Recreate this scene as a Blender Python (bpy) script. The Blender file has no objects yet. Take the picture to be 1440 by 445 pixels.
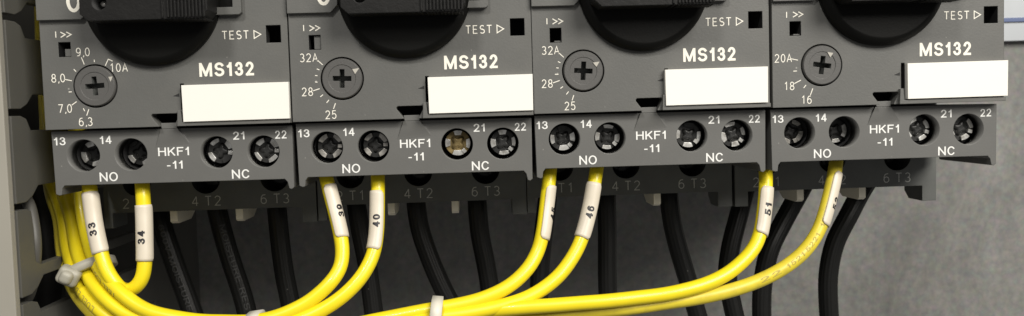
import bpy, bmesh, math, random
from mathutils import Vector, Matrix
from mathutils.geometry import tessellate_polygon
from mathutils import noise as mnoise
random.seed(7)
S = 0.001                                   # everything below is written in millimetres
scene = bpy.context.scene
COL = scene.collection
PI = math.pi
R = math.radians

# ------------------------------------------------------------------ camera
CAM = Vector((79.487, -164.061, 5.998)); YAW, PITCH, ROLL = R(-2.166), R(-3.260), R(1.703); F = 1218.58
Mz = Matrix.Rotation(YAW, 3, 'Z'); Mx = Matrix.Rotation(PITCH, 3, 'X'); My = Matrix.Rotation(ROLL, 3, 'Y')
MC = Mz @ Mx @ My                            # columns: right, forward, up
def at(px, py, Y):                           # the point at depth Y seen at a photograph position
    d = MC @ Vector(((px-720)/F, 1, -(py-222.5)/F))
    return CAM + d*((Y-CAM.y)/d.y)
cam_d = bpy.data.cameras.new('camera'); cam = bpy.data.objects.new('camera', cam_d); COL.objects.link(cam)
r_, f_, u_ = MC.col[0], MC.col[1], MC.col[2]
mw = Matrix(((r_.x, u_.x, -f_.x, CAM.x*S), (r_.y, u_.y, -f_.y, CAM.y*S), (r_.z, u_.z, -f_.z, CAM.z*S), (0, 0, 0, 1)))
cam.matrix_world = mw
cam_d.sensor_width = 36; cam_d.sensor_fit = 'HORIZONTAL'; cam_d.lens = F/1440*36
cam_d.clip_start = 0.005; cam_d.clip_end = 20
cam_d.dof.use_dof = True; cam_d.dof.focus_distance = 0.165; cam_d.dof.aperture_fstop = 38
scene.camera = cam

# ------------------------------------------------------------------ materials
def material(name, base, rough=.5, metal=0., bevel=.12, noise=.0, nscale=400., bump=0., bscale=3000., spec=.5, coat=0., specks=0., sss=0., dirt=0., dcol=(.3,.28,.24), dscale=60):
    m = bpy.data.materials.new(name); m.use_nodes = True
    nt = m.node_tree; N = nt.nodes; L = nt.links
    b = N['Principled BSDF']
    b.inputs['Base Color'].default_value = (*base, 1); b.inputs['Roughness'].default_value = rough
    b.inputs['Metallic'].default_value = metal; b.inputs['Specular IOR Level'].default_value = spec
    b.inputs['Coat Weight'].default_value = coat
    if sss:
        b.inputs['Subsurface Weight'].default_value = sss; b.inputs['Subsurface Radius'].default_value = (.0012, .001, .0006); b.inputs['Subsurface Scale'].default_value = 1
    tc = N.new('ShaderNodeTexCoord'); col = None
    def noise_n(sc, det=4, rg=.6):
        n = N.new('ShaderNodeTexNoise'); n.inputs['Scale'].default_value = sc; n.inputs['Detail'].default_value = det; n.inputs['Roughness'].default_value = rg
        L.new(tc.outputs['Object'], n.inputs['Vector']); return n
    def mix(c0, c1, fac):
        x = N.new('ShaderNodeMix'); x.data_type = 'RGBA'
        if isinstance(c0, tuple): x.inputs[6].default_value = (*c0, 1)
        else: L.new(c0, x.inputs[6])
        x.inputs[7].default_value = (*c1, 1); L.new(fac, x.inputs[0]); return x.outputs[2]
    def ramp(src, a, bb, lo=0., hi=1.):
        r = N.new('ShaderNodeMapRange'); r.inputs[1].default_value = a; r.inputs[2].default_value = bb; r.inputs[3].default_value = lo; r.inputs[4].default_value = hi
        L.new(src, r.inputs[0]); return r.outputs[0]
    col = base
    if noise:
        n = noise_n(nscale); col = mix(tuple(c*(1-noise) for c in base), tuple(min(1, c*(1+noise)) for c in base), ramp(n.outputs[0], .3, .7))
    if dirt:
        n = noise_n(dscale, 6, .65); col = mix(col, dcol, ramp(n.outputs[0], .48, .75, 0, dirt))
    if specks:
        v = N.new('ShaderNodeTexVoronoi'); v.inputs['Scale'].default_value = 260; L.new(tc.outputs['Object'], v.inputs['Vector'])
        n = noise_n(90, 2); 
        a = N.new('ShaderNodeMath'); a.operation = 'MULTIPLY'
        L.new(ramp(v.outputs['Distance'], .05, .03), a.inputs[0]); L.new(ramp(n.outputs[0], .52, .6, 0, specks), a.inputs[1])
        col = mix(col, (.55, .53, .48), a.outputs[0])
    if not isinstance(col, tuple): L.new(col, b.inputs['Base Color'])
    nrm = None
    if bevel:
        bv = N.new('ShaderNodeBevel'); bv.samples = 4; bv.inputs['Radius'].default_value = bevel*S; nrm = bv.outputs[0]
    if bump:
        n = noise_n(bscale, 3); bp = N.new('ShaderNodeBump'); bp.inputs['Strength'].default_value = bump; bp.inputs['Distance'].default_value = .0001
        L.new(n.outputs[0], bp.inputs['Height'])
        if nrm: L.new(nrm, bp.inputs['Normal'])
        nrm = bp.outputs[0]
    if nrm: L.new(nrm, b.inputs['Normal'])
    return m
M = {}
M['grey'] = material('grey_plastic', (.101,.101,.095), .48, noise=.06, nscale=120, bump=.25, specks=.6, bevel=.18, dirt=.3, dcol=(.17,.16,.14), dscale=38)
M['dial'] = material('dial_grey_plastic', (.085,.083,.079), .45, noise=.06, nscale=120, bump=.25, specks=.3, bevel=.1)
M['grey2'] = material('contact_grey_plastic', (.112,.111,.105), .45, noise=.05, nscale=150, bump=.2, specks=.4, bevel=.18)
M['block'] = material('dark_grey_plastic', (.104,.108,.102), .5, noise=.12, nscale=150, bump=.2, specks=.3, bevel=.2)
M['black'] = material('black_plastic', (.005,.005,.0045), .42, bump=.2, specks=.25, bevel=.3, spec=.12)
M['handle'] = material('handle_black_plastic', (.007,.0068,.0064), .5, spec=.25, bump=.5, bscale=1500, specks=.4, noise=.2, bevel=.25)
M['dark'] = material('recess_shade', (.012,.012,.012), .7, bevel=0)  # shade deep inside the openings, painted as a near-black colour
M['white'] = material('white_label_plastic', (.77,.755,.70), .45, noise=.015, nscale=60, bevel=.15, sss=.0)
M['print'] = material('cream_print', (.78,.75,.66), .6, bevel=0)
M['print2'] = material('white_print', (.75,.75,.72), .6, bevel=0)
M['faint'] = material('faint_print', (.55,.55,.52), .6, bevel=0)
M['ink'] = material('black_ink', (.012,.012,.014), .5, bevel=0)
M['brownink'] = material('brown_ink', (.40,.32,.05), .6, bevel=0)
M['emboss'] = material('cable_print', (.019,.019,.018), .6, bevel=0)
M['pointer'] = material('pointer_print', (.42,.40,.35), .6, bevel=0)
M['yellow'] = material('yellow_wire_pvc', (.78,.63,.012), .36, bevel=0, noise=.04, nscale=150, sss=.0, coat=.1, dirt=.15, dcol=(.62,.48,.03), dscale=110)
M['dull'] = material('worn_yellow_wire_pvc', (.64,.52,.035), .4, bevel=0, noise=.1, nscale=200, dirt=.45, dcol=(.33,.26,.06), dscale=260)
M['sleeve'] = material('marker_sleeve_white', (.60,.54,.44), .4, bevel=.06, noise=.05, nscale=200)
M['cable'] = material('black_cable_rubber', (.006,.006,.0055), .45, spec=.3, bevel=0, bump=.2, bscale=900, specks=.25)
M['greycable'] = material('grey_cable', (.085,.082,.073), .5, bevel=0)
M['tie'] = material('nylon_tie', (.62,.59,.50), .45, bevel=.3, sss=.0, noise=.04, nscale=200)
M['shadedtie'] = material('shaded_nylon_tie', (.33,.315,.26), .5, bevel=.2, noise=.08, nscale=300)  # same nylon, with the shade at the left bundle put into its colour
M['steel'] = material('zinc_screw', (.82,.79,.72), .36, metal=.85, bevel=.08, noise=.35, nscale=900, dirt=.75, dcol=(.12,.11,.10), dscale=500)
M['brass'] = material('dusty_brass_screw', (.21,.155,.065), .5, metal=.55, bevel=.08, noise=.4, nscale=900)
M['worn'] = material('worn_screw', (.50,.48,.44), .42, metal=.8, bevel=.08, noise=.4, nscale=900, dirt=.6, dcol=(.06,.06,.055), dscale=500)
M['gun'] = material('dark_screw', (.035,.035,.034), .4, metal=.4, bevel=.1, noise=.3, nscale=900)
M['duct'] = material('duct_grey_pvc', (.094,.092,.082), .5, bevel=.3, noise=.06, nscale=60, bump=.2)
M['cover'] = material('duct_cover_beige', (.29,.275,.235), .5, bevel=.4, noise=.04, nscale=40)
M['tab'] = material('beige_insert', (.78,.73,.6), .5, bevel=.1)
M['rail'] = material('zinc_rail', (.44,.46,.48), .38, metal=.25, bevel=.3, noise=.06, nscale=30)
M['blue'] = material('blue_passivated_edge', (.10,.13,.24), .45, metal=.2, bevel=.1)
# galvanised sheet
def panel_mat():
    m = material('galvanised_panel', (.30,.295,.27), .55, metal=.15, bevel=0)
    nt = m.node_tree; N = nt.nodes; L = nt.links; b = N['Principled BSDF']; tc = N['Texture Coordinate']
    n1 = N.new('ShaderNodeTexNoise'); n1.inputs['Scale'].default_value = 42; n1.inputs['Detail'].default_value = 7; n1.inputs['Roughness'].default_value = .72; n1.inputs['Distortion'].default_value = .6
    n2 = N.new('ShaderNodeTexNoise'); n2.inputs['Scale'].default_value = 520; n2.inputs['Detail'].default_value = 4
    mp = N.new('ShaderNodeMapping'); mp.inputs['Scale'].default_value = (1, 1, .55); L.new(tc.outputs['Object'], mp.inputs[0])
    L.new(mp.outputs[0], n1.inputs['Vector']); L.new(tc.outputs['Object'], n2.inputs['Vector'])
    r = N.new('ShaderNodeValToRGB'); e = r.color_ramp.elements
    e[0].position = .32; e[0].color = (.140,.136,.113,1); e[1].position = .68; e[1].color = (.220,.212,.173,1)
    L.new(n1.outputs[0], r.inputs[0])
    x = N.new('ShaderNodeMix'); x.data_type = 'RGBA'; x.blend_type = 'OVERLAY'; x.inputs[0].default_value = .5
    L.new(r.outputs[0], x.inputs[6]); L.new(n2.outputs[1], x.inputs[7])
    hs = N.new('ShaderNodeHueSaturation'); hs.inputs['Saturation'].default_value = .35; L.new(x.outputs[2], hs.inputs['Color']); L.new(hs.outputs[0], b.inputs['Base Color'])
    mr = N.new('ShaderNodeMapRange'); mr.inputs[3].default_value = .42; mr.inputs[4].default_value = .7; L.new(n1.outputs[0], mr.inputs[0]); L.new(mr.outputs[0], b.inputs['Roughness'])
    return m
M['panel'] = panel_mat()

# ------------------------------------------------------------------ mesh builder (millimetres)
class MB:
    def __init__(s): s.v = []; s.f = []; s.m = []; s.sm = []; s.mats = []
    def mi(s, mat):
        if mat not in s.mats: s.mats.append(mat)
        return s.mats.index(mat)
    def add(s, vs, fs, mat, smooth=False):
        o = len(s.v); i = s.mi(mat)
        s.v += [Vector(v) for v in vs]
        for f in fs: s.f.append([o+k for k in f]); s.m.append(i); s.sm.append(smooth)
    def box(s, x0, x1, y0, y1, z0, z1, mat, M4=None):
        v = [Vector((x, y, z)) for x in (x0, x1) for y in (y0, y1) for z in (z0, z1)]
        if M4: v = [M4 @ p for p in v]
        s.add(v, [(0,1,3,2),(4,6,7,5),(0,4,5,1),(2,3,7,6),(0,2,6,4),(1,5,7,3)], mat)
    def prism_y(s, outer, y0, y1, mat, holes=(), back=True, hole_mat=None, hole_y1=None):
        """outline in (x,z), front at y0, back at y1; holes are loops that run to hole_y1"""
        loops = [[Vector((x, z, 0)) for x, z in lp] for lp in [outer, *holes]]
        tris = tessellate_polygon(loops); flat = [p for lp in loops for p in lp]
        s.add([(p.x, y0, p.y) for p in flat], tris, mat)
        if back: s.add([(p.x, y1, p.y) for p in flat], tris, mat)
        for i, lp in enumerate(loops):
            n = len(lp); e = y1 if (i == 0 or hole_y1 is None) else hole_y1
            s.add([(p.x, y0, p.y) for p in lp]+[(p.x, e, p.y) for p in lp], [(k, (k+1) % n, n+(k+1) % n, n+k) for k in range(n)], mat if i == 0 else (hole_mat or mat), smooth=len(lp) > 20)
            if i and hole_y1 is not None:        # floor of a blind hole
                s.add([(p.x, e, p.y) for p in lp], [list(range(n))], hole_mat or mat)
    def prism_x(s, outer, x0, x1, mat):          # outline in (y,z)
        lp = [Vector((y, z, 0)) for y, z in outer]; tris = tessellate_polygon([lp]); n = len(lp)
        for x in (x0, x1): s.add([(x, p.x, p.y) for p in lp], tris, mat)
        s.add([(x0, p.x, p.y) for p in lp]+[(x1, p.x, p.y) for p in lp], [(k, (k+1) % n, n+(k+1) % n, n+k) for k in range(n)], mat)
    def lathe_y(s, cx, cz, prof, mat, n=48, cap=True, smooth=True):   # prof [(r,y)...]
        o = []
        for r, y in prof:
            for k in range(n): a = 2*PI*k/n; o.append((cx+r*math.cos(a), y, cz+r*math.sin(a)))
        fs = [(i*n+k, i*n+(k+1) % n, (i+1)*n+(k+1) % n, (i+1)*n+k) for i in range(len(prof)-1) for k in range(n)]
        s.add(o, fs, mat, smooth)
        if cap: s.add(o[:n], [list(range(n))], mat); s.add(o[-n:], [list(range(n))], mat)
    def build(s, name, parent=None, origin=None):
        me = bpy.data.meshes.new(name); og = Vector(origin) if origin else Vector()
        me.from_pydata([(p-og)*S for p in s.v], [], s.f)
        for mt in s.mats: me.materials.append(M[mt])
        for p, i, sm in zip(me.polygons, s.m, s.sm): p.material_index = i; p.use_smooth = sm
        bm = bmesh.new(); bm.from_mesh(me); bmesh.ops.remove_doubles(bm, verts=bm.verts, dist=1e-7); bmesh.ops.recalc_face_normals(bm, faces=bm.faces)
        bm.to_mesh(me); bm.free()
        o = bpy.data.objects.new(name, me); COL.objects.link(o); o.location = og*S
        if parent: o.parent = parent
        return o
def tag(o, label=None, cat=None, group=None, kind=None):
    for k, v in (('label', label), ('category', cat), ('group', group), ('kind', kind)):
        if v: o[k] = v
    return o
def thing(name, loc, label, cat, group=None):
    o = bpy.data.objects.new(name, None); COL.objects.link(o); o.location = Vector(loc)*S; o.empty_display_size = .005
    return tag(o, label, cat, group)
def circle(cx, cz, r, n=48): return [(cx+r*math.cos(2*PI*k/n), cz+r*math.sin(2*PI*k/n)) for k in range(n)]
def rect(x0, x1, z0, z1): return [(x0, z0), (x1, z0), (x1, z1), (x0, z1)]

# ------------------------------------------------------------------ writing
def glyph_mesh(text, pen):
    """upright grotesque lettering built from strokes, cap height 1; returns verts, faces, bounds"""
    tmp = MB(); x = 0; lift = 0
    for c in text:
        wd, pls = HG[c]
        for pl in pls:
            q = [Vector((pen/2+px*(wd-pen)/1, pen/2+py*(1-pen))) for px, py in pl]
            closed = (q[0]-q[-1]).length < 1e-4
            if closed: q = q[:-1]
            else:
                q[0] = q[0]+(q[0]-q[1]).normalized()*pen*.48; q[-1] = q[-1]+(q[-1]-q[-2]).normalized()*pen*.48
            ribbon(tmp, [(p.x+x, p.y) for p in q], pen, lift, 'ink', closed); lift = (lift+1) % 5   # crossing strokes lie a hair apart
        x += wd+.13+pen*.15
    vs = [Vector((v.x, v.z, v.y*.004)) for v in tmp.v]
    return vs, tmp.f, min(v.x for v in vs), max(v.x for v in vs), 0., 1.
def text(mb, s, cx, cz, w, h, y, mat, pen=.15, rot=0.):
    """flat printed text, centred, of width w and height h, on a face looking along -Y"""
    vs, fs, x0, x1, y0, y1 = glyph_mesh(s, pen)
    k = w/(x1-x0)
    mb.add([(cx+(v.x-(x0+x1)/2)*k, y-v.z, cz+(v.y-.5)*h) for v in vs], fs, mat)
def ribbon(mb, pts, w, y, mat, closed=False):
    pts = [Vector(p) for p in pts]; n = len(pts)
    L_, R_ = [], []
    for i, p in enumerate(pts):
        a = pts[(i-1) % n] if (i or closed) else None; b = pts[(i+1) % n] if (i < n-1 or closed) else None
        d1 = (p-a).normalized() if a is not None else None; d2 = (b-p).normalized() if b is not None else None
        if d1 is None: d1 = d2
        if d2 is None: d2 = d1
        t = (d1+d2).normalized() if (d1+d2).length > 1e-6 else d1; nn = Vector((-t.y, t.x)); k = 1/max(.45, nn.dot(Vector((-d1.y, d1.x))))
        L_.append(p+nn*w/2*k); R_.append(p-nn*w/2*k)
    m = n if closed else n-1
    mb.add([(p.x, y, p.y) for p in L_+R_], [(i, (i+1) % n, n+(i+1) % n, n+i) for i in range(m)], mat)
def arc(cx, cy, rx, ry, a0, a1, n=14): return [(cx+rx*math.cos(R(a0+(a1-a0)*k/n)), cy+ry*math.sin(R(a0+(a1-a0)*k/n))) for k in range(n+1)]
GL = {  # thin engraved lettering, each in a box 0..0.62 wide, 0..1 high
 '0': [arc(.31,.5,.27,.5,0,360)], '1': [[(.12,.78),(.34,1),(.34,0)]],
 '2': [arc(.31,.72,.26,.28,165,-35)+[(.05,0),(.6,0)]],
 '3': [arc(.29,.745,.24,.255,150,-90), arc(.29,.25,.28,.25,90,-150)],
 '4': [[(.46,0),(.46,1)],[(.46,1),(.02,.28)],[(.02,.28),(.64,.28)]],
 '5': [[(.55,1),(.14,1),(.09,.55)]+arc(.3,.32,.27,.32,130,-150)],
 '6': [[(.5,.97)]+arc(.36,.42,.31,.56,112,180), arc(.31,.31,.27,.31,180,540)],
 '7': [[(.03,1),(.58,1),(.22,0)]],
 '8': [arc(.31,.75,.22,.25,0,360), arc(.31,.25,.27,.25,0,360)],
 '9': [[(.12,.03)]+arc(.26,.58,.31,.56,-68,0), arc(.31,.69,.27,.31,0,360)],
 'A': [[(0,0),(.32,1),(.64,0)],[(.1,.32),(.54,.32)]], 'T': [[(0,1),(.62,1)],[(.31,1),(.31,0)]],
 'E': [[(.56,1),(.06,1),(.06,0),(.58,0)],[(.06,.52),(.5,.52)]],
 'S': [arc(.31,.75,.25,.25,35,270)+arc(.31,.25,.27,.25,90,-145)], ',': [[(.14,.08),(.06,-.16)]], 'I': [[(.1,0),(.1,1)]],
}
def _c(cx, cy, rx, ry, a0, a1, n=16): return arc(cx, cy, rx, ry, a0, a1, n)
HG = {  # width, strokes in a 0..1 box
 '0': (.56, [_c(.5,.5,.5,.5,0,360,28)]), '1': (.40, [[(.10,.74),(.45,.80),(.72,.97)],[(.78,1),(.78,0)]]),
 '2': (.56, [_c(.5,.72,.46,.28,168,-38)+[(.03,0)], [(.0,0),(1,0)]]),
 '3': (.56, [_c(.48,.75,.42,.25,165,-88), _c(.48,.26,.5,.26,88,-165)]),
 '4': (.58, [[(.76,0),(.76,1)],[(.72,1),(.06,.30)],[(.02,.26),(1,.26)]]),
 '5': (.56, [[(.9,1),(.2,1),(.08,.52)]+_c(.48,.33,.5,.33,135,-160)]),
 '6': (.56, [_c(.55,.5,.55,.5,50,185), _c(.5,.33,.5,.33,180,540,26)]),
 '7': (.56, [[(.02,1),(1,1),(.35,0)]]), '8': (.56, [_c(.5,.76,.42,.24,0,360,20), _c(.5,.27,.5,.27,0,360,20)]),
 '9': (.56, [_c(.45,.5,.55,.5,-130,5), _c(.5,.67,.5,.33,0,360,26)]),
 'M': (.86, [[(0,0),(0,1)],[(.06,.95),(.5,.04)],[(.5,.04),(.94,.95)],[(1,1),(1,0)]]), 'S': (.66, [_c(.5,.755,.46,.245,25,262)+_c(.5,.26,.5,.26,82,-158)]),
 'H': (.72, [[(0,0),(0,1)],[(1,0),(1,1)],[(0,.54),(1,.54)]]), 'K': (.68, [[(0,0),(0,1)],[(.95,1),(.02,.36)],[(.36,.6),(.98,0)]]),
 'F': (.60, [[(0,0),(0,1),(1,1)],[(0,.53),(.84,.53)]]), 'N': (.72, [[(0,0),(0,1)],[(.04,.96),(.96,.04)],[(1,0),(1,1)]]), 'O': (.78, [_c(.5,.5,.5,.5,0,360,32)]),
 'C': (.72, [_c(.5,.5,.5,.5,38,322,26)]), '-': (.36, [[(.1,.38),(.9,.38)]]), ' ': (.28, []), ',': (.2, [[(.6,.02),(.3,-.14)]]), '/': (.3, [[(0,0),(1,1)]]),
 'E': (.6, [[(1,1),(0,1),(0,0),(1,0)],[(0,.53),(.9,.53)]]), 'L': (.54, [[(0,1),(0,0),(1,0)]]), 'D': (.7, [[(0,0),(0,1)]+_c(.4,.5,.6,.5,90,-90)+[(0,0)]]),
 'Y': (.66, [[(0,1),(.5,.45),(1,1)],[(.5,.45),(.5,0)]]), 'V': (.66, [[(0,1),(.5,0),(1,1)]]), 'U': (.68, [[(0,1)]+_c(.5,.35,.5,.35,180,360)+[(1,1)]]),
 'R': (.68, [[(0,0),(0,1)]+_c(.55,.76,.4,.24,90,-90)+[(0,.52)],[(.5,.52),(1,0)]]), 'I': (.12, [[(.5,0),(.5,1)]]), 'T': (.62, [[(0,1),(1,1)],[(.5,1),(.5,0)]]),
}
ADV = {',': .06, 'I': .3, '1': .56, ' ': .5}
def engrave(mb, s, cx, cz, h, y, mat, pen=.15, wx=1., gap=.26, rot=0.):
    tot = sum(ADV.get(c, .62) for c in s)+gap*(len(s)-1); x = -tot/2; c_, s_ = math.cos(rot), math.sin(rot)
    for c in s:
        for j, pl in enumerate(GL.get(c, [])):
            q = [((x+px)*h*wx, (py-.5)*h) for px, py in pl]
            ribbon(mb, [(cx+a*c_-b*s_, cz+a*s_+b*c_) for a, b in q], pen, y-.004*j, mat)
        x += ADV.get(c, .62)+gap

# ------------------------------------------------------------------ tubes (wires, cables)
def spline(pts, step=.6):
    P = [Vector(p) for p in pts]; P = [P[0]*2-P[1]]+P+[P[-1]*2-P[-2]]; out = []
    for i in range(1, len(P)-2):
        a, b, c, d = P[i-1:i+3]; n = max(2, int((c-b).length/step))
        # centripetal Catmull-Rom
        t0 = 0; t1 = t0+max(1e-4, (b-a).length**.5); t2 = t1+max(1e-4, (c-b).length**.5); t3 = t2+max(1e-4, (d-c).length**.5)
        for k in range(n):
            t = t1+(t2-t1)*k/n
            A1 = a*((t1-t)/(t1-t0))+b*((t-t0)/(t1-t0)); A2 = b*((t2-t)/(t2-t1))+c*((t-t1)/(t2-t1)); A3 = c*((t3-t)/(t3-t2))+d*((t-t2)/(t3-t2))
            B1 = A1*((t2-t)/(t2-t0))+A2*((t-t0)/(t2-t0)); B2 = A2*((t3-t)/(t3-t1))+A3*((t-t1)/(t3-t1))
            out.append(B1*((t2-t)/(t2-t1))+B2*((t-t1)/(t2-t1)))
    out.append(P[-2]); 
    for _ in range(3): out = [out[0]]+[(out[i-1]+out[i]*2+out[i+1])/4 for i in range(1, len(out)-1)]+[out[-1]]
    return out
class Path:
    def __init__(s, pts, step=.6, wob=0., seed=0.):
        s.p = spline(pts, step); s.L = [0]
        if wob: s.p = [p+mnoise.noise_vector(p*.11+Vector((seed, 0, seed)))*wob for p in s.p]   # hand-bent, never quite even
        for a, b in zip(s.p, s.p[1:]): s.L.append(s.L[-1]+(b-a).length)
        s.T = [(s.p[min(i+1, len(s.p)-1)]-s.p[max(i-1, 0)]).normalized() for i in range(len(s.p))]
        n = Vector((0, -1, 0)); s.Nn = []
        for t in s.T:
            n2 = Vector((0, -1, 0)); n2 = n2-t*n2.dot(t)
            if n2.length < .35: n2 = n-t*n.dot(t)
            n2.normalize(); n = (n*.6+n2*.4); n = (n-t*n.dot(t)).normalized() if s.Nn else n2; s.Nn.append(n)
    def frame(s, l):
        l = max(0, min(s.L[-1]-1e-6, l)); lo, hi = 0, len(s.L)-1
        while hi-lo > 1:
            m = (lo+hi)//2
            if s.L[m] <= l: lo = m
            else: hi = m
        k = (l-s.L[lo])/(s.L[hi]-s.L[lo]); p = s.p[lo].lerp(s.p[hi], k); t = s.T[lo].lerp(s.T[hi], k).normalized(); n = s.Nn[lo].lerp(s.Nn[hi], k); n = (n-t*n.dot(t)).normalized()
        return p, t, n, t.cross(n)
    def on(s, l, th, r):                         # th = 0 looks out of the cabinet, + to the left of a hanging wire
        p, t, n, b = s.frame(l); return p+n*(r*math.cos(th))+b*(r*math.sin(th))
    def near(s, q):                              # arc length nearest a given height z
        return min(((pp.z-q[1])**2+(pp.x-q[0])**2, l) for pp, l in zip(s.p, s.L))[1]
def tube(mb, path, r, mat, n=20, ribs=0, rib=.0):
    vs = []; N_ = len(path.p)
    for i in range(N_):
        p, t, nn = path.p[i], path.T[i], path.Nn[i]; b = t.cross(nn)
        for k in range(n):
            a = 2*PI*k/n; rr = r*(1+(rib*math.cos(ribs*a) if ribs else 0)); vs.append(p+nn*rr*math.cos(a)+b*rr*math.sin(a))
    fs = [(i*n+k, i*n+(k+1) % n, (i+1)*n+(k+1) % n, (i+1)*n+k) for i in range(N_-1) for k in range(n)]
    mb.add(vs, fs, mat, True); mb.add(vs[:n], [list(range(n))], mat); mb.add(vs[-n:], [list(range(n))], mat)
def wrap_text(mb, path, s, l, th0, r, w, h, mat, weight=0., up=True, lift=.03):
    """text wrapped on a tube: it runs along the tube (up=True: towards its start)"""
    vs, fs, x0, x1, y0, y1 = glyph_mesh(s, weight)
    bm = bmesh.new(); bv = [bm.verts.new(v) for v in vs]
    for f in fs:
        try: bm.faces.new([bv[k] for k in f])
        except ValueError: pass
    for k in range(1, 8):
        g = bm.verts[:]+bm.edges[:]+bm.faces[:]
        bmesh.ops.bisect_plane(bm, geom=g, plane_co=(0, y0+(y1-y0)*k/8, 0), plane_no=(0, 1, 0))
    nx = max(2, int(w/.7))
    for k in range(1, nx):
        g = bm.verts[:]+bm.edges[:]+bm.faces[:]
        bmesh.ops.bisect_plane(bm, geom=g, plane_co=(x0+(x1-x0)*k/nx, 0, 0), plane_no=(1, 0, 0))
    bm.verts.index_update(); out = []
    for v in bm.verts:
        a = ((v.co.x-x0)/(x1-x0)-.5)*w; b = ((v.co.y-y0)/(y1-y0)-.5)*h
        if up: out.append(path.on(l-a, th0+b/r, r+lift+v.co.z))
        else: out.append(path.on(l+a, th0-b/r, r+lift+v.co.z))
    mb.add(out, [[v.index for v in f.verts] for f in bm.faces], mat); bm.free()
def sleeve(mb, path, l0, l1, t0, t1, r, th, mat):
    n = 20; m = max(4, int((l1-l0)/.5)); V = []
    for rr in (r, r+th):
        for i in range(m+1):
            l = l0+(l1-l0)*i/m
            e = min(i, m-i)/m*(l1-l0); cut = .0 if e > .9 else (1-e/.9)**2*.35   # rounded corners
            for k in range(n+1): V.append(path.on(l, t0+cut+(t1-t0-2*cut)*k/n, rr))
    q = (m+1)*(n+1); fs = []
    for o in (0, q):
        fs += [(o+i*(n+1)+k, o+i*(n+1)+k+1, o+(i+1)*(n+1)+k+1, o+(i+1)*(n+1)+k) for i in range(m) for k in range(n)]
    for i in (0, m): fs += [(i*(n+1)+k, i*(n+1)+k+1, q+i*(n+1)+k+1, q+i*(n+1)+k) for k in range(n)]
    for k in (0, n): fs += [(i*(n+1)+k, (i+1)*(n+1)+k, q+(i+1)*(n+1)+k, q+i*(n+1)+k) for i in range(m)]
    mb.add(V, fs, mat, True)

# ------------------------------------------------------------------ the row of starters
YH = -1.81; YB = 21.85
DU = [(0, -.11), (-.02, -.01), (-.18, .15), (.12, -.04)]
DL = [(.13, -.09), (.1, -.01), (-.5, 0), (.3, .09)]
DK = [(-.25, 0), (.55, 0), (0, 0), (-.2, 0)]
def c0(x, y): return (x/2.968, y/2.968)
DIALS = [
 dict(texts=[('9,0', 116.6, 73.5), ('8,0', 81.9, 110.2), ('7,0', 91.6, 153), ('6,3', 120.6, 171.5), ('10A', 166.8, 95.4)],
      ticks=[[(114.5,81),(118.6,91)], [(132.5,84.2),(133,87.6)], [(148.2,92.7),(152.3,83.5),(158.4,86.3)], [(103.8,97.7),(107.1,101)], [(91,111.9),(101,113.9)], [(96.7,129.7),(101,129.4)], [(101,148.2),(107.8,143.2)], [(117.3,152.7),(119.3,156.7)], [(125,154),(122,162.8)]],
      I=(78.5,49), a=(93,49), tri=[(152.3,108.5),(158.4,107.8),(155.7,115.2)], cross=3),
 dict(texts=[('32A', 434, 81.5), ('28', 432.3, 129.4), ('25', 465.4, 161.6)],
      ticks=[[(445.5,84.2),(454,91.6)], [(445.5,97),(449.2,98.7)], [(443.1,106.5),(446.5,106.8)], [(443.1,115.6),(446.5,115.9)], [(440.4,128),(449.5,125)], [(450.5,136.5),(454.2,133.4)], [(459.3,144.9),(462.7,140.8)], [(469,153.5),(471.8,145.5)]],
      I=(427,39.8), a=(442.8,39.8), tri=[(495.4,97.7),(505.1,96),(499.4,104.4)], cross=-2),
 dict(texts=[('32A', 773.9, 71.1), ('28', 769.5, 117.9), ('25', 801.5, 149.2)],
      ticks=[[(785.3,74.1),(792.7,80.9)], [(784.6,86.9),(788,88.6)], [(782.3,95.7),(785.6,96)], [(780.3,104.8),(785.3,104.8)], [(777.6,116.9),(787,113.5)], [(788,124.7),(791.7,122)], [(796.4,133.1),(799.5,129)], [(804.5,141.5),(806.9,134.1)]],
      I=(769.1,30.3), a=(784.5,30.3), tri=[(833.7,88.3),(843.1,86.9),(838.7,94.3)], cross=-4),
 dict(texts=[('20A', 1101.1, 82.2), ('18', 1109.8, 121.3), ('16', 1134.1, 140.5)],
      ticks=[[(1111.9,82.9),(1122,84.9)], [(1115.6,100.4),(1120.6,100.1)], [(1116.9,117.9),(1126.3,112.9)], [(1130.1,124),(1133.4,119.9)], [(1139.5,134.1),(1142.9,124.7)]],
      I=(1106.1,21.2), a=(1122.3,20.6), tri=[(1163.4,73.5),(1171.8,74.8),(1167.5,80.9)], cross=-8),
]
ROT = 0
def cross_pts(cx, cz, a, w, rot):
    q = [(w,w),(w,a),(-w,a),(-w,w),(-a,w),(-a,-w),(-w,-w),(-w,-a),(w,-a),(w,-w),(a,-w),(a,w)]
    c, s = math.cos(rot), math.sin(rot)
    # slight taper of each arm end
    return [(cx+x*c-z*s, cz+x*s+z*c) for x, z in q]
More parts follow.
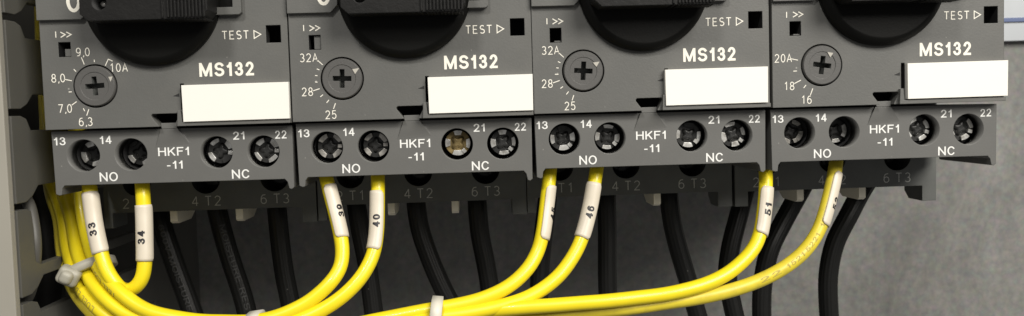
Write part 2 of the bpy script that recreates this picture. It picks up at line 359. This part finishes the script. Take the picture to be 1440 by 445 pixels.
def terminal_screw(mb, cx, cz, y, r, rot, metal='steel', core='gun'):
    """combination-head clamp screw: rim broken by a four-armed recess, a lobed dark cross sunk in it"""
    rnd = random.Random(int(cx*100+rot*7))
    mb.lathe_y(cx, cz, [(r, y+.55), (r, y+3)], core, 32)
    lob = []                                   # the dark lobed driver recess, slightly domed
    for k in range(48):
        a = 2*PI*k/48; rr = r*(.50+.14*math.cos(4*(a-R(rot)))); lob.append((a, rr))
    V = [(cx, y+.22, cz)]
    for f, dy in ((.35, .10), (.7, .16), (1., .42), (1.02, .56)): V += [(cx+rr*f*math.cos(a), y+dy, cz+rr*f*math.sin(a)) for a, rr in lob]
    mb.add(V, [(0, 1+k, 1+(k+1) % 48) for k in range(48)]+[(1+j*48+k, 1+j*48+(k+1) % 48, 1+(j+1)*48+(k+1) % 48, 1+(j+1)*48+k) for j in range(3) for k in range(48)], core, True)
    for q in range(4):
        a0 = rot+q*90+20+rnd.uniform(-5, 5); a1 = rot+q*90+70+rnd.uniform(-8, 4); n = 10
        ri = rnd.uniform(.62, .76)
        ins = lambda a: r*(ri+.05*math.cos(R(4*(a-rot))))+.02
        pts = [(cx+r*math.cos(R(a0+(a1-a0)*k/n)), cz+r*math.sin(R(a0+(a1-a0)*k/n))) for k in range(n+1)]+[(cx+ins(a0+(a1-a0)*k/n)*math.cos(R(a0+(a1-a0)*k/n)), cz+ins(a0+(a1-a0)*k/n)*math.sin(R(a0+(a1-a0)*k/n))) for k in range(n, -1, -1)]
        mb.prism_y(pts, y+rnd.uniform(0, .15), y+.9, metal if rnd.random() < .7 or q % 2 else core)
    a = R(rot-90+rnd.uniform(-8, 8)); u = Vector((math.cos(a), math.sin(a))); c = Vector((cx, cz))+u*r*.8; t = Vector((-u.y, u.x))
    mb.prism_y([tuple(c+t*sx*.34+u*sy*.42) for sx, sy in ((-1,-1),(1,-1),(1,1),(-1,1))], y-.05, y+.8, metal)

S_LABEL = [
 'motor starter with the 10A dial, beside the slotted wiring duct',
 'motor starter with a 32A dial, directly right of the 10A starter',
 'motor starter with a 32A dial, directly left of the 20A starter',
 'motor starter with the 16 to 20A dial, its right side next to bare metal panel']
C_LABEL = [
 'grey four-screw contact block under the 10A starter, wires 33 and 34 below it',
 'grey four-screw contact block with a dusty brass coloured third screw, wires 39 and 40 below',
 'grey four-screw contact block with wires 45 and 46 coming out below',
 'grey four-screw contact block at the right end of the row, under the 20A starter']

def make_starter(k):
    dx, dz = DU[k]; O = Vector((45*k+dx, 0, dz))
    def lp(px, py, Y): p = at(px, py, Y)-O; return (p.x, p.z)
    root = thing('motor_starter', O, S_LABEL[k], 'motor starter', 'motor starters side by side in a row')
    D = DIALS[k]
    # ---- housing: front shell with its openings, body behind
    dc = (9.62, 12.5)
    zt = 60
    notch = [(20.7, 4.72), (20.6, 5.0), (19.45, 6.5), (19.4, 6.85), (19.65, 7.1), (24.2, 7.1), (24.5, 6.85), (24.4, 6.5), (23.6, 5.0), (23.5, 4.72)]
    outer = [(.2, 4.72)]+notch+[(44.92, 4.72), (44.92, zt), (.2, zt)]
    trip = lp(*[(91,70),(442.8,60),(781.3,49.9),(1118.3,40.4)][k], YH); tw, th_ = 1.1, 1.35
    test = (42.35, 21.15)
    holes = [circle(*dc, 4.0), rect(trip[0]-tw, trip[0]+tw, trip[1]-th_, trip[1]+th_), rect(test[0]-1.35, test[0]+1.35, test[1]-1.6, test[1]+1.6), [(24.92, 7.7), (25.6, 7.7), (25.6, 12.5), (24.92, 12.5)]]
    h = MB()
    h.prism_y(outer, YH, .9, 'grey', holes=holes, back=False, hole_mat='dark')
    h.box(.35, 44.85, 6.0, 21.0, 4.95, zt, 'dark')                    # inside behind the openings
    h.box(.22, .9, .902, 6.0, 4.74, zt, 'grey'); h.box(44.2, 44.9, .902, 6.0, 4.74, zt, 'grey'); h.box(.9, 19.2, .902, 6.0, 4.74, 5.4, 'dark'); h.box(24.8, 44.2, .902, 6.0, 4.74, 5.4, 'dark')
    h.box(.1, 44.2, 31.0, 86, -12.9, zt+6, 'block'); h.box(.1, 44.2, 21.2, 30.9, 3.2, zt+4, 'block')
    h.box(trip[0]-.2*(1 if k else .9), trip[0]+tw-.05, YH+.5, .9, trip[1]-th_+.1, trip[1]+(.1 if k == 0 else (1.2 if k == 1 else -1.0)), 'grey')
    # raised field at the top left that carries the 0, and the pocket right of the knob
    h.prism_y([(.21, 24.62), (8.1, 24.62), (9.4, 26.0), (9.4, 50), (.21, 50)], YH-.9, YH-.002, 'grey', back=False)
    h.prism_y([(30, 24.75), (36.6, 24.75), (37.0, 25.1), (37.0, 40), (30, 40)], YH-1.3, YH-.002, 'grey', holes=[rect(30.6, 35.5, 26.1, 39)], back=False)
    h.box(31, 35.5, YH-.4, YH-.01, 26.1, 39, 'black')
    # raised rim beneath and left of the label carrier
    h.prism_y([(24.3, 4.72), (44.85, 4.72), (44.85, 5.45), (25.2, 5.45), (25.0, 7.6), (24.45, 7.6)], YH-.75, YH-.002, 'grey', back=False)
    h.prism_y([(23.5, 10.25), (24.7, 10.1), (24.7, 10.75)], YH-.02, YH-.004, 'dark', back=False)  # flat dark patch: a small notch's shade painted on the face
    # printing
    yp = YH-.03
    engr = 'print'
    text(h, 'MS132', 33.52, 14.92, 9.95, 2.55, yp, 'print', .175)
    a = lp(*[(331.4,49.5),(673.6,41.7),(1010.5,31.0),(1345.5,21.8)][k], YH)
    engrave(h, 'TEST', a[0]-.05, a[1], 1.42, yp, engr, .17, 1.02, .28)
    t0 = (a[0]+3.35, a[1]); ribbon(h, [(t0[0], t0[1]-.72), (t0[0]+1.25, t0[1]), (t0[0], t0[1]+.72)], .16, yp, engr, closed=True)
    for s, x, y in D['texts']: q = lp(x, y, YH); engrave(h, s, q[0], q[1], 1.45, yp, engr, .15, .92)
    for tk in D['ticks']: ribbon(h, [lp(x, y, YH) for x, y in tk], .15, yp, engr)
    q = lp(*D['I'], YH); ribbon(h, [(q[0], q[1]-.55), (q[0], q[1]+.55)], .17, yp, engr)
    q = lp(*D['a'], YH)
    for ox in (-1.0, 0.05): ribbon(h, [(q[0]+ox, q[1]-.48), (q[0]+ox+.85, q[1]), (q[0]+ox, q[1]+.48)], .19, yp, engr)
    # the big 0
    zc = (6.95, 27.95)
    ribbon(h, arc(zc[0], zc[1], .98, 1.75, 0, 360, 36)[:-1], .62, YH-.93, 'print', closed=True)
    h.build('housing', root)
    # ---- white label carrier
    lx, lz = DL[k]; w = MB()
    w.prism_y([(25.42+lx, 5.55+lz), (44.72+lx, 5.6+lz), (44.78+lx, 12.32+lz), (25.35+lx, 12.25+lz)], -2.9, -1.83, 'white')
    w.build('label_plate', root)
    # ---- current dial
    d = MB(); y0 = YH-.4
    d.lathe_y(*dc, [(3.72, .8), (3.72, YH-.12), (3.55, y0), (2.56, y0), (2.5, y0+.1)], 'dial', 72, cap=False, smooth=False)
    d.prism_y(circle(*dc, 2.5), y0+.1, .8, 'dial', holes=[cross_pts(*dc, 1.72, .46, R(D['cross']))], back=False, hole_mat='block', hole_y1=.6)
    dial = d.build('current_dial', root)
    p = MB(); tri = [lp(x, y, y0) for x, y in D['tri']]; p.prism_y(tri, y0-.04, y0+.02, 'pointer'); p.build('dial_pointer', dial)
    # ---- rotary knob
    kc = (21.12+DK[k][0], 28.05); n = MB()
    n.lathe_y(*kc, [(12.25, YH), (12.25, -2.7), (11.95, -3.2), (11.2, -3.75), (10.8, -3.9)], 'black', 96)
    knob = n.build('rotary_knob', root)
    g = MB(); hx0, hx1 = 11.0, 32.9; hz0 = kc[1]-4.55; hz1 = kc[1]+4.55
    g.prism_y([(hx0+1.3, hz0), (hx1-1.2, hz0), (hx1, hz0+1.4), (hx1, hz1-1.4), (hx1-1.2, hz1), (hx0+1.3, hz1), (hx0, hz1-1.2), (hx0, hz0+1.2)], -9.6, -3.91, 'handle', holes=[circle(14.4, kc[1]-1.45, 1.25, 28)], hole_mat='dark', hole_y1=-6.5)
    g.box(hx0+14.0, hx0+14.35, -9.85, -9.602, hz0+.2, hz1-.2, 'handle')
    for i in range(11):
        xx = hx0+15.0+i*.62; g.box(xx, xx+.34, -9.95, -9.602, hz0+.25, hz1-.25, 'handle')
        g.box(xx, xx+.34, -9.4, -5.0, hz0-.18, hz0+.01, 'handle')
    g.box(hx0+14.0, hx0+14.35, -9.4, -5.0, hz0-.18, hz0+.01, 'handle')
    g.lathe_y(14.4, kc[1]-1.45, [(.55, -7.6), (.45, -7.9), (.1, -8.0)], 'steel', 16)
    g.build('knob_handle', knob)
    # ---- main terminal block
    b = MB(); bx0, bx1 = -.25, 44.4
    outer = [(bx0, -13.5), (bx1, -13.5), (bx1, 3), (bx0, 3)]
    b.box(bx0, 2.6 if k == 3 else 1.5, YB, YB+7.5, -16.75, -13.502, 'block')
    b.prism_x([(YB, -13.502), (YB, -16.85), (YB+6, -16.85), (YB+8, -15.2), (YB+8, -13.502)], 41.3, bx1, 'block')
    tx = [6.85, 21.3, 35.75]
    b.prism_y(outer, YB, 44, 'block', holes=[circle(x, -7.0, 3.0, 40) for x in tx], hole_mat='dark', hole_y1=30)
    for x, s in zip(tx, ('2', '4', '6')):
        engrave(b, s, x-2.45, -11.55, 1.95, YB-.03, 'faint', .17, 1.05)
        engrave(b, 'T', x+.35, -11.55, 1.95, YB-.03, 'faint', .17, 1.05)
        engrave(b, '123'[tx.index(x)], x+2.3, -11.55, 1.95, YB-.03, 'faint', .17, 1.05)
    fx = [14.2+(1.1 if k == 1 else 0), 28.0+(1.0 if k == 1 else 0)]
    blk = b.build('terminal_block', root)
    for x in fx:
        t = MB(); t.prism_x([(YB+.15, -13.45), (YB+.15, -15.7), (YB+1.1, -16.2), (YB+9, -16.2), (YB+14, -13.45)], x-.75, x+.75, 'tab'); t.build('divider_tab', blk)
    for x in tx:
        t = MB(); terminal_screw(t, x, -6.3, 27.0, 2.4, random.uniform(0, 90), 'gun', 'gun'); t.build('terminal_screw', blk)
    return root

def make_contact(k):
    dx, dz = DU[k]; O = Vector((45*k+dx, 0, dz))
    root = thing('contact_block', O, C_LABEL[k], 'contact block', 'auxiliary contact blocks under the starters')
    b = MB(); x0, x1 = .42, 44.62
    outer = [(x0+.12, -7.3), (x0+.75, -7.55), (x0+1.15, -7.45), (x0+1.3, -6.3), (x0+1.75, -5.72),
             (x1-1.75, -5.82), (x1-1.25, -6.4), (x1-1.0, -7.6), (x1-.55, -7.75), (x1-.12, -7.4), (x1, 4.2), (x0-.08, 4.38)]
    hx = [(5.95, -.25), (14.64, -.3), (30.38, -.4), (39.08, -.54)]
    b.prism_y(outer, 0, 4, 'grey2', holes=[circle(x, z, 3.02, 56) for x, z in hx], hole_mat='grey2', back=False)
    b.prism_y(outer, 4, 19, 'grey2', holes=[circle(x, z, 3.02, 56) for x, z in hx], hole_mat='dark', hole_y1=9)
    # tongue behind the notch of the housing, and the ramp below it
    b.prism_y([(20.72, 4.3), (23.48, 4.3), (23.6, 5.35), (20.6, 5.35)], -.55, 5, 'grey2')
    b.add([(19.2, -.02, .9), (20.5, -.5, 4.25), (23.6, -.5, 4.25), (25.6, -.02, 1.4), (20.5, .1, 4.25), (23.6, .1, 4.25)], [(0,1,2,3),(0,4,1),(2,5,3),(1,4,5,2)], 'grey2')
    y = -.03
    text(b, 'HKF1', 22.5, 0, 5.7, 1.58, y, 'print2', .135); text(b, '-11', 22.6, -2.5, 2.9, 1.5, y, 'print2', .135)
    text(b, 'NO', 10.35, -4.35, 3.35, 1.7, y, 'print2', .135); text(b, 'NC', 34.68, -4.61, 3.25, 1.7, y, 'print2', .135)
    for s, x, z in (('13', 1.75, 2.55), ('14', 10.15, 2.55), ('21', 34.65, 2.6), ('22', 42.45, 2.55)): text(b, s, x, z, 2.15, 1.5, y, 'print2', .135)
    b.build('body', root)
    for i, (x, z) in enumerate(hx):
        t = MB(); no = i < 2
        yy = 4.2 if no and k in (0, 3) else (2.9 if no else 2.4)
        met, core = 'steel', 'gun'
        if k == 1 and i == 2: core = 'brass'
        if (k == 1 and i < 2) or (k == 3 and i == 0): met = 'worn'
        rots = [[62, 80, 80, 82], [88, 84, 45, 50], [50, 40, 40, 60], [20, 55, 75, 70]]
        sx = {0: .05, 1: .1, 2: -.05, 3: -.1}[k]
        terminal_screw(t, x+sx, z+.15, yy, 2.4, rots[k][i], met, core)
        o = t.build('terminal_screw', root)
        if k == 1 and i == 2: tag(o, 'brass coloured dusty screw')
    return root
for k in range(4): make_starter(k)
for k in range(4): make_contact(k)

# ------------------------------------------------------------------ yellow control wires
def P(*a): return [at(x, y, Y) for x, y, Y in a]
YR = 1.35
# the way the harness runs: out of the row, left along the bottom, up and through the duct slot
LANES = [   # left rise of each wire of the bundle, front lanes first
 [(205,436,-3),(165,407,-.5),(137,370,5),(122,330,11),(115,290,14),(113,250,15),(113,200,15),(112,100,15),(112,-60,15)],
 [(185,446,-2),(146,418,.5),(120,382,6),(107,345,12),(100,308,15),(90,277,17),(76,238,18),(72,190,26),(66,130,34),(64,50,38),(63,-60,38)],
 [(230,480,-1.0),(168,456,-.2),(132,428,2),(107,392,7.5),(95,350,13),(89,308,16),(80,277,17.5),(68,238,18),(75,190,29),(70,130,38),(69,50,42),(68,-60,42)],
 [(250,460,-.8),(196,446,.4),(156,416,3.2),(130,380,8.2),(116,345,13.8),(109,300,17),(107,250,18),(106,200,18),(105,100,18),(105,-60,18)],
 [(240,478,1.6),(180,454,2.4),(140,422,5),(114,385,9.8),(102,345,15),(97,308,18),(88,277,20),(77,238,21),(78,190,29),(74,130,34),(74,50,40),(74,-60,40)],
 [(230,490,3.5),(160,464,4.4),(122,432,6.6),(98,392,11),(88,350,15.5),(83,308,18),(73,277,19),(68,238,22),(66,190,31),(62,130,44),(58,50,48),(57,-60,48)],
]
W_TOP = {
 '33': [(121,238,12),(126,262,4),(131,300,3),(139,340,2),(147,370,1.2),(156,390,.4),(168,405,.6),(178,413,2.6),(184,424,5)],
 '34': [(197,238,12),(200,262,4),(202,300,3),(203,340,2.2),(203,372,1.5),(199,394,1.2),(187,408,1.5),(173,408,2.6),(160,398,4.6),(150,382,7)],
 '39': [(452,228,12),(458,248,5),(469,290,3),(479,330,1),(482,350,0),(480,372,-1),(467,395,-2.6),(440,421,-3.6),(405,439,-4.2),(360,452,-4.4),(310,453,-4.4)],
 '40': [(529,228,12),(531,250,5),(531,295,3),(530,330,1.5),(525,358,0),(508,390,-2),(480,418,-3.4),(445,440,-4.2),(400,456,-4.8),(330,463,-4.4),(280,461,-4.0)],
 '45': [(776,218,12),(773,242,5),(769,290,3),(763,330,1),(757,352,.2),(742,379,-1.6),(716,403,-3),(680,420,-4),(640,430,-4.6),(600,436,-5),(540,449,-5),(470,462,-4.6)],
 '46': [(842,214,12),(839,240,5),(829,295,3),(816,340,1),(803,365,-.4),(781,393,-2.2),(748,416,-3.6),(705,431,-4.6),(655,441,-5.4),(612,447,-5.8),(540,460,-5.4),(470,472,-4)],
 '51': [(1076,214,12),(1077,250,5),(1075,290,3),(1070,325,1.5),(1058,352,0),(1032,379,-1.6),(996,398,-2.8),(950,411,-3.8),(890,420,-4.4),(810,427,-5),(720,434,-5),(650,441,-2.6),(612,444,-2.6),(540,461,-2),(470,474,-1)],
 '52': [(1177,206,12),(1174,240,5),(1164,285,3),(1151,325,1.5),(1130,355,0),(1100,379,-1.2),(1060,398,-1.8),(1000,416,-2.4),(930,427,-2.6),(840,438,-2.8),(740,447,-2.6),(650,454,-2.6),(600,457,-2.6),(530,468,-2),(470,482,0)],
}
LANE_OF = {'39': 0, '40': 1, '45': 3, '46': 2, '51': 4, '52': 5}
SL = {   # marker: top y, bottom y, arc right edge, arc left edge (degrees), where the number sits: y, angle
 '33': (272,356,-105,88,325,-4), '34': (290,366,-110,100,333,2), '39': (262,338,-118,28,302,-55), '40': (268,350,-52,112,312,2),
 '45': (264,336,-118,18,303,-62), '46': (256,334,-62,112,300,2), '51': (264,330,-112,56,294,-14), '52': (246,318,-118,24,284,-44)}
W_LABEL = {
 '33': 'yellow wire with white marker 33, left of wire 34 at the bundle',
 '34': 'yellow wire with white marker 34, its end curling back left under the 10A starter',
 '39': 'yellow wire with half-turned marker 39, beside wire 40',
 '40': 'yellow wire with white marker 40, hanging straight before it curves left',
 '45': 'yellow wire with half-turned marker 45, left of wire 46',
 '46': 'yellow wire with white marker 46, slanting down left to the bundle',
 '51': 'bright yellow wire with white marker 51, in a long sweep below the third contact block',
 '52': 'dull worn yellow wire with printed marks, rightmost of the yellow wires'}
for nme, pts in W_TOP.items():
    P3 = P(*pts)
    if nme in LANE_OF:
        i = LANE_OF[nme]; lane = LANES[i]
        if nme in ('39',): lane = [(262,450,-4.2)]+lane
        elif nme == '40': lane = [(228,456,-3.4)]+lane
        if nme in ('45','46','51','52'): lane = [{'45': (330,470,-1.6), '46': (330,480,-1), '51': (330,488,1.2), '52': (330,496,3.3)}[nme]]+lane
        P3 = P3+P(*lane)
    path = Path(P3, .7, .16, float(nme)); mb = MB(); mat = 'dull' if nme == '52' else 'yellow'
    tube(mb, path, YR, mat, 24)
    if nme == '52':
        for j, s in enumerate(('15/13', '5221', '1521', '22')):
            q = at(*[(1156,305,2.2),(1138,339,.6),(1112,367,-.6),(1078,389,-1.4)][j]); wrap_text(mb, path, s, path.near((q.x, q.z)), R(10), YR, 4.4, .85, 'brownink', .14)
    if nme == '39':
        q = at(152,402,-1); wrap_text(mb, path, 'TEEL EDDY', path.near((q.x, q.z))+1, R(-35), YR, 9, 1.15, 'brownink', .14, up=False)
    if nme == '46':
        q = at(125,400,.5); wrap_text(mb, path, 'LUEL EDDY', path.near((q.x, q.z)), R(-8), YR, 9, 1.15, 'brownink', .14, up=False)
    org = P3[0]
    root = mb.build('yellow_wire', None, org); tag(root, W_LABEL[nme], 'wire', 'yellow control wires')
    y0, y1, a0, a1, yt, at_ = SL[nme]
    def Lat(y):     # arc length where the wire passes photograph row y, in its first stretch
        return min((abs((at(0, y, p.y)+(at(1440, y, p.y)-at(0, y, p.y))*((p.x-at(0,y,p.y).x)/(at(1440,y,p.y).x-at(0,y,p.y).x))).z-p.z), l) for p, l in zip(path.p, path.L) if l < 26)[1]
    sm = MB(); l0, l1 = Lat(y0), Lat(y1)
    sleeve(sm, path, l0, l1, R(a0), R(a1), YR+.04, .2, 'sleeve')
    wrap_text(sm, path, nme, Lat(yt), R(at_), YR+.24, 2.6, 1.4, 'ink', .2, lift=.025)
    so = sm.build('wire_marker', None, org); so.parent = root; so.location = (0, 0, 0)

# ------------------------------------------------------------------ black power cables
BK = [
 ('black power cable behind wire 34, leaning right towards the bottom', [(212,262,34),(221,290,32),(232,330,31),(249,380,31),(262,415,31),(276,455,31),(292,500,32)], '600V MOISTURE'),
 ('black power cable under terminal T2 of the 10A starter, faint printing along it', [(296,262,34),(304,290,31),(314,330,31),(326,370,31),(341,415,31),(351,455,31),(362,500,32)], 'MOISTURE RES'),
 ('black power cable under terminal T3 of the 10A starter, nearly straight', [(385,255,34),(389,290,31),(394,340,31),(400,385,31),(408,425,31),(414,460,31),(422,500,31)], None),
 ('black power cable passing behind wires 39 and 40', [(497,255,34),(501,287,31),(507,325,31),(516,370,31),(523,420,31),(528,460,31),(534,500,31)], None),
 ('black power cable bending right, just right of wire 40', [(583,250,34),(585,285,31),(590,320,31),(603,360,31),(620,400,31),(641,440,31),(664,480,31)], None),
 ('black power cable under terminal T3, left of wire 45', [(669,245,34),(671,285,31),(675,330,31),(683,370,31),(690,415,31),(694,460,31),(698,500,31)], None),
 ('black power cable mostly hidden behind wire 45', [(776,235,34),(770,280,32),(764,330,31),(760,370,31),(758,420,31),(757,460,31),(757,500,31)], None),
 ('straight upright black power cable right of wire 46', [(852,235,34),(853,280,31),(854,330,31),(854,380,31),(855,420,31),(858,460,31),(862,500,31)], None),
 ('black power cable bending right, under terminal T3 of the starter beside the 20A one', [(938,232,34),(941,280,31),(945,312,31),(954,350,31),(966,390,31),(980,440,31),(996,490,31)], None),
 ('black power cable left of wire 51, slanting down left then straight', [(1062,225,36),(1048,270,34),(1037,310,32),(1027,350,31),(1023,390,31),(1030,430,31),(1042,480,31)], None),
 ('black power cable between wires 51 and 52, slanting down left', [(1150,225,36),(1122,275,33),(1100,315,32),(1083,350,31),(1073,395,31),(1071,440,31),(1074,490,31)], None),
 ('rightmost black power cable, a free bend right of wire 52', [(1240,225,36),(1212,268,33),(1194,302,31),(1174,342,31),(1165,385,31),(1165,430,31),(1170,490,31)], None),
]
for lab, pts, s in BK:
    P3 = P(*pts); path = Path(P3, .8); mb = MB(); tube(mb, path, 2.12, 'cable', 64, ribs=16, rib=.022)
    if s:
        wrap_text(mb, path, s, path.L[-1]*.48, R(-12 if s[0] == '6' else -25), 2.18, 20, 1.25, 'emboss', .14, up=False)
    tag(mb.build('power_cable', None, P3[0]), lab, 'cable', 'black power cables')
for lab, pts, r, mat in (('thick black cable hanging in the gap between duct and yellow bundle', [(50,240,30),(58,300,30),(66,350,30),(66,400,30),(58,450,30),(40,490,30)], 3.2, 'cable'),
                         ('grey cable bulging out of a duct slot at the left', [(20,262,9),(40,285,6),(47,315,4),(50,345,3),(48,380,4),(42,412,6),(25,440,9)], 1.1, 'greycable')):
    P3 = P(*pts); path = Path(P3, .8); mb = MB(); tube(mb, path, r, mat, 40)
    tag(mb.build('grey_cable' if mat == 'greycable' else 'power_cable', None, P3[0]), lab, 'cable')

# ------------------------------------------------------------------ cable ties
def strap(mb, c, axis, up, ru, rv, w, th, mat='tie'):
    """closed band round a bundle: centre c, axis along the bundle"""
    axis = Vector(axis).normalized(); up = Vector(up); up = (up-axis*up.dot(axis)).normalized(); v = axis.cross(up); n = 48; V = []
    for i in range(n):
        a = 2*PI*i/n; e = .72
        cu = math.copysign(abs(math.cos(a))**e, math.cos(a)); sv = math.copysign(abs(math.sin(a))**e, math.sin(a))
        for dr, da in ((0, -w/2), (th, -w/2+.15), (th, w/2-.15), (0, w/2)): V.append(Vector(c)+up*(ru+dr)*cu+v*(rv+dr)*sv+axis*da)
    mb.add(V, [(i*4+k, i*4+(k+1) % 4, ((i+1) % n)*4+(k+1) % 4, ((i+1) % n)*4+k) for i in range(n) for k in range(4)], mat, True)
def tie(c, axis, up, ru, rv, label, head=None, w=2.3):
    t = thing('cable_tie', c, label, 'cable tie', 'white nylon cable ties')
    mat = 'shadedtie' if head else 'tie'; mb = MB(); strap(mb, Vector((0,0,0)), axis, up, ru, rv, w, 1.0, mat); mb.build('strap', t)
    if head:
        hm = MB(); hc, hx, hy, hz, e = head; m = Matrix.Translation(Vector(hc)-Vector(c)) @ Matrix.Rotation(e[1], 4, 'Y') @ Matrix.Rotation(e[0], 4, 'Z')
        hm.box(-hx, hx, -hy, hy, -hz, hz, mat, m); hm.box(-hx*.7, hx*.5, -hy-.9, hy*.5, -hz*.75, hz*.75, mat, m)
        ho = hm.build('head', t); bv = ho.modifiers.new('b', 'BEVEL'); bv.width = .95*S; bv.segments = 5; bv.limit_method = 'ANGLE'
c = at(613,448,-4.1); tie(c, (1,0,-.12), (0,0,1), 3.0, 3.3, 'white cable tie round the yellow bundle in the middle, under the second starter')
c = at(361,462,-3.2); tie(c, (1,0,.1), (0,0,1), 2.15, 3.0, 'white cable tie peeking in at the bottom edge left of wires 39 and 40', w=2.6)
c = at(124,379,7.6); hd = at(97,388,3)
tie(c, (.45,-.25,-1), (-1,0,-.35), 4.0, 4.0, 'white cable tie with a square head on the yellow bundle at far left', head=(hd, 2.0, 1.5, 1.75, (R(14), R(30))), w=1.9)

# ------------------------------------------------------------------ slotted wiring duct
duct = thing('wiring_duct', (-25, 95, 0), 'grey slotted wiring duct with a beige cover, standing at the left edge', 'wiring duct')
O = Vector((-25, 95, 0))
def dpart(mb, name): o = mb.build(name, None, O); o.parent = duct; o.location = (0, 0, 0); return o
pitch = 17.3; n0 = 8.0
def side(x0, x1):
    mb = MB(); 
    for j in range(-5, 6):
        zb = n0+pitch*j; zt_ = zb+pitch       # a finger stands between the slots centred on zb and zt_
        g = .65; s = 3.4
        if j == -2 and x0 > -20:                 # most of this finger is snapped off to let the bundle through
            mb.prism_x([(-3.6, zb+g), (-3.6, zt_-g), (-.4, zt_-g), (1.2, zt_-g-.6), (1.8, zt_-s-1), (1.9, zb+s+3), (4, zb+s+2.2), (60, zb+s+2), (60, zb+s), (4.5, zb+s), (2.2, zb+g+.9), (-.2, zb+g)], x0, x1, 'duct'); continue
        mb.prism_x([(-3.6, zb+g), (-3.6, zt_-g), (-.4, zt_-g), (1.6, zt_-g-.6), (3.0, zt_-s), (60, zt_-s), (60, zb+s), (4.5, zb+s), (2.2, zb+g+.9), (-.2, zb+g)], x0, x1, 'duct')
    mb.box(x0-.01, x1+.01, 60, 94.9, -80, 105, 'duct'); return mb
dpart(side(-6.6, -4.9), 'slotted_side'); dpart(side(-45.2, -43.5), 'slotted_side')
mb = MB(); mb.box(-43.4, -6.7, 93.2, 94.9, -80, 105, 'duct'); dpart(mb, 'duct_base')
mb = MB(); mb.prism_y([(-46.5, -80), (-5.2, -80), (-5.2, 105), (-46.5, 105)], -5.4, -3.9, 'cover')
dpart(mb, 'duct_cover')

# ------------------------------------------------------------------ rail and back panel
mb = MB()
mb.box(-4, 330, 92.6, 94.95, 21.9, 27.6, 'rail'); mb.box(-4, 330, 92.0, 94.9, 27.602, 28.8, 'blue'); mb.box(-4, 330, 92.9, 94.9, 28.802, 53, 'rail'); mb.box(-4, 330, 92.4, 94.9, 53.002, 59, 'rail')
tag(mb.build('mounting_rail', None, (160, 94, 40)), 'pale metal mounting rail with a dark blue line, at the top right corner', 'rail')
mb = MB(); mb.box(-400, 700, 95, 97, -400, 400, 'panel'); tag(mb.build('back_panel'), kind='structure')

# ------------------------------------------------------------------ light
def area(name, loc, tgt, size, power, col=(1, .97, .92), sy=None):
    l = bpy.data.lights.new(name, 'AREA'); l.size = size; l.energy = power; l.color = col
    if sy: l.shape = 'RECTANGLE'; l.size_y = sy
    o = bpy.data.objects.new(name, l); COL.objects.link(o); o.location = Vector(loc)*S
    o.rotation_euler = (Vector(tgt)-Vector(loc)).to_track_quat('-Z', 'Y').to_euler(); return o
area('ceiling_lamp_right', (560, -700, 530), (110, 0, 0), .5, 13.6, (1, .96, .89))
area('ceiling_lamp_left', (-160, -700, 640), (80, 0, 0), .13, 4.4, (1, .97, .92))
w = bpy.data.worlds.new('World'); scene.world = w; w.use_nodes = True
w.node_tree.nodes['Background'].inputs[0].default_value = (1, .98, .95, 1); w.node_tree.nodes['Background'].inputs[1].default_value = .19
vs = scene.view_settings; vs.view_transform = 'Standard'; vs.look = 'None'; vs.exposure = 0; vs.gamma = 1
scene.render.resolution_x = 1024; scene.render.resolution_y = 316
scene.cycles.max_bounces = 6
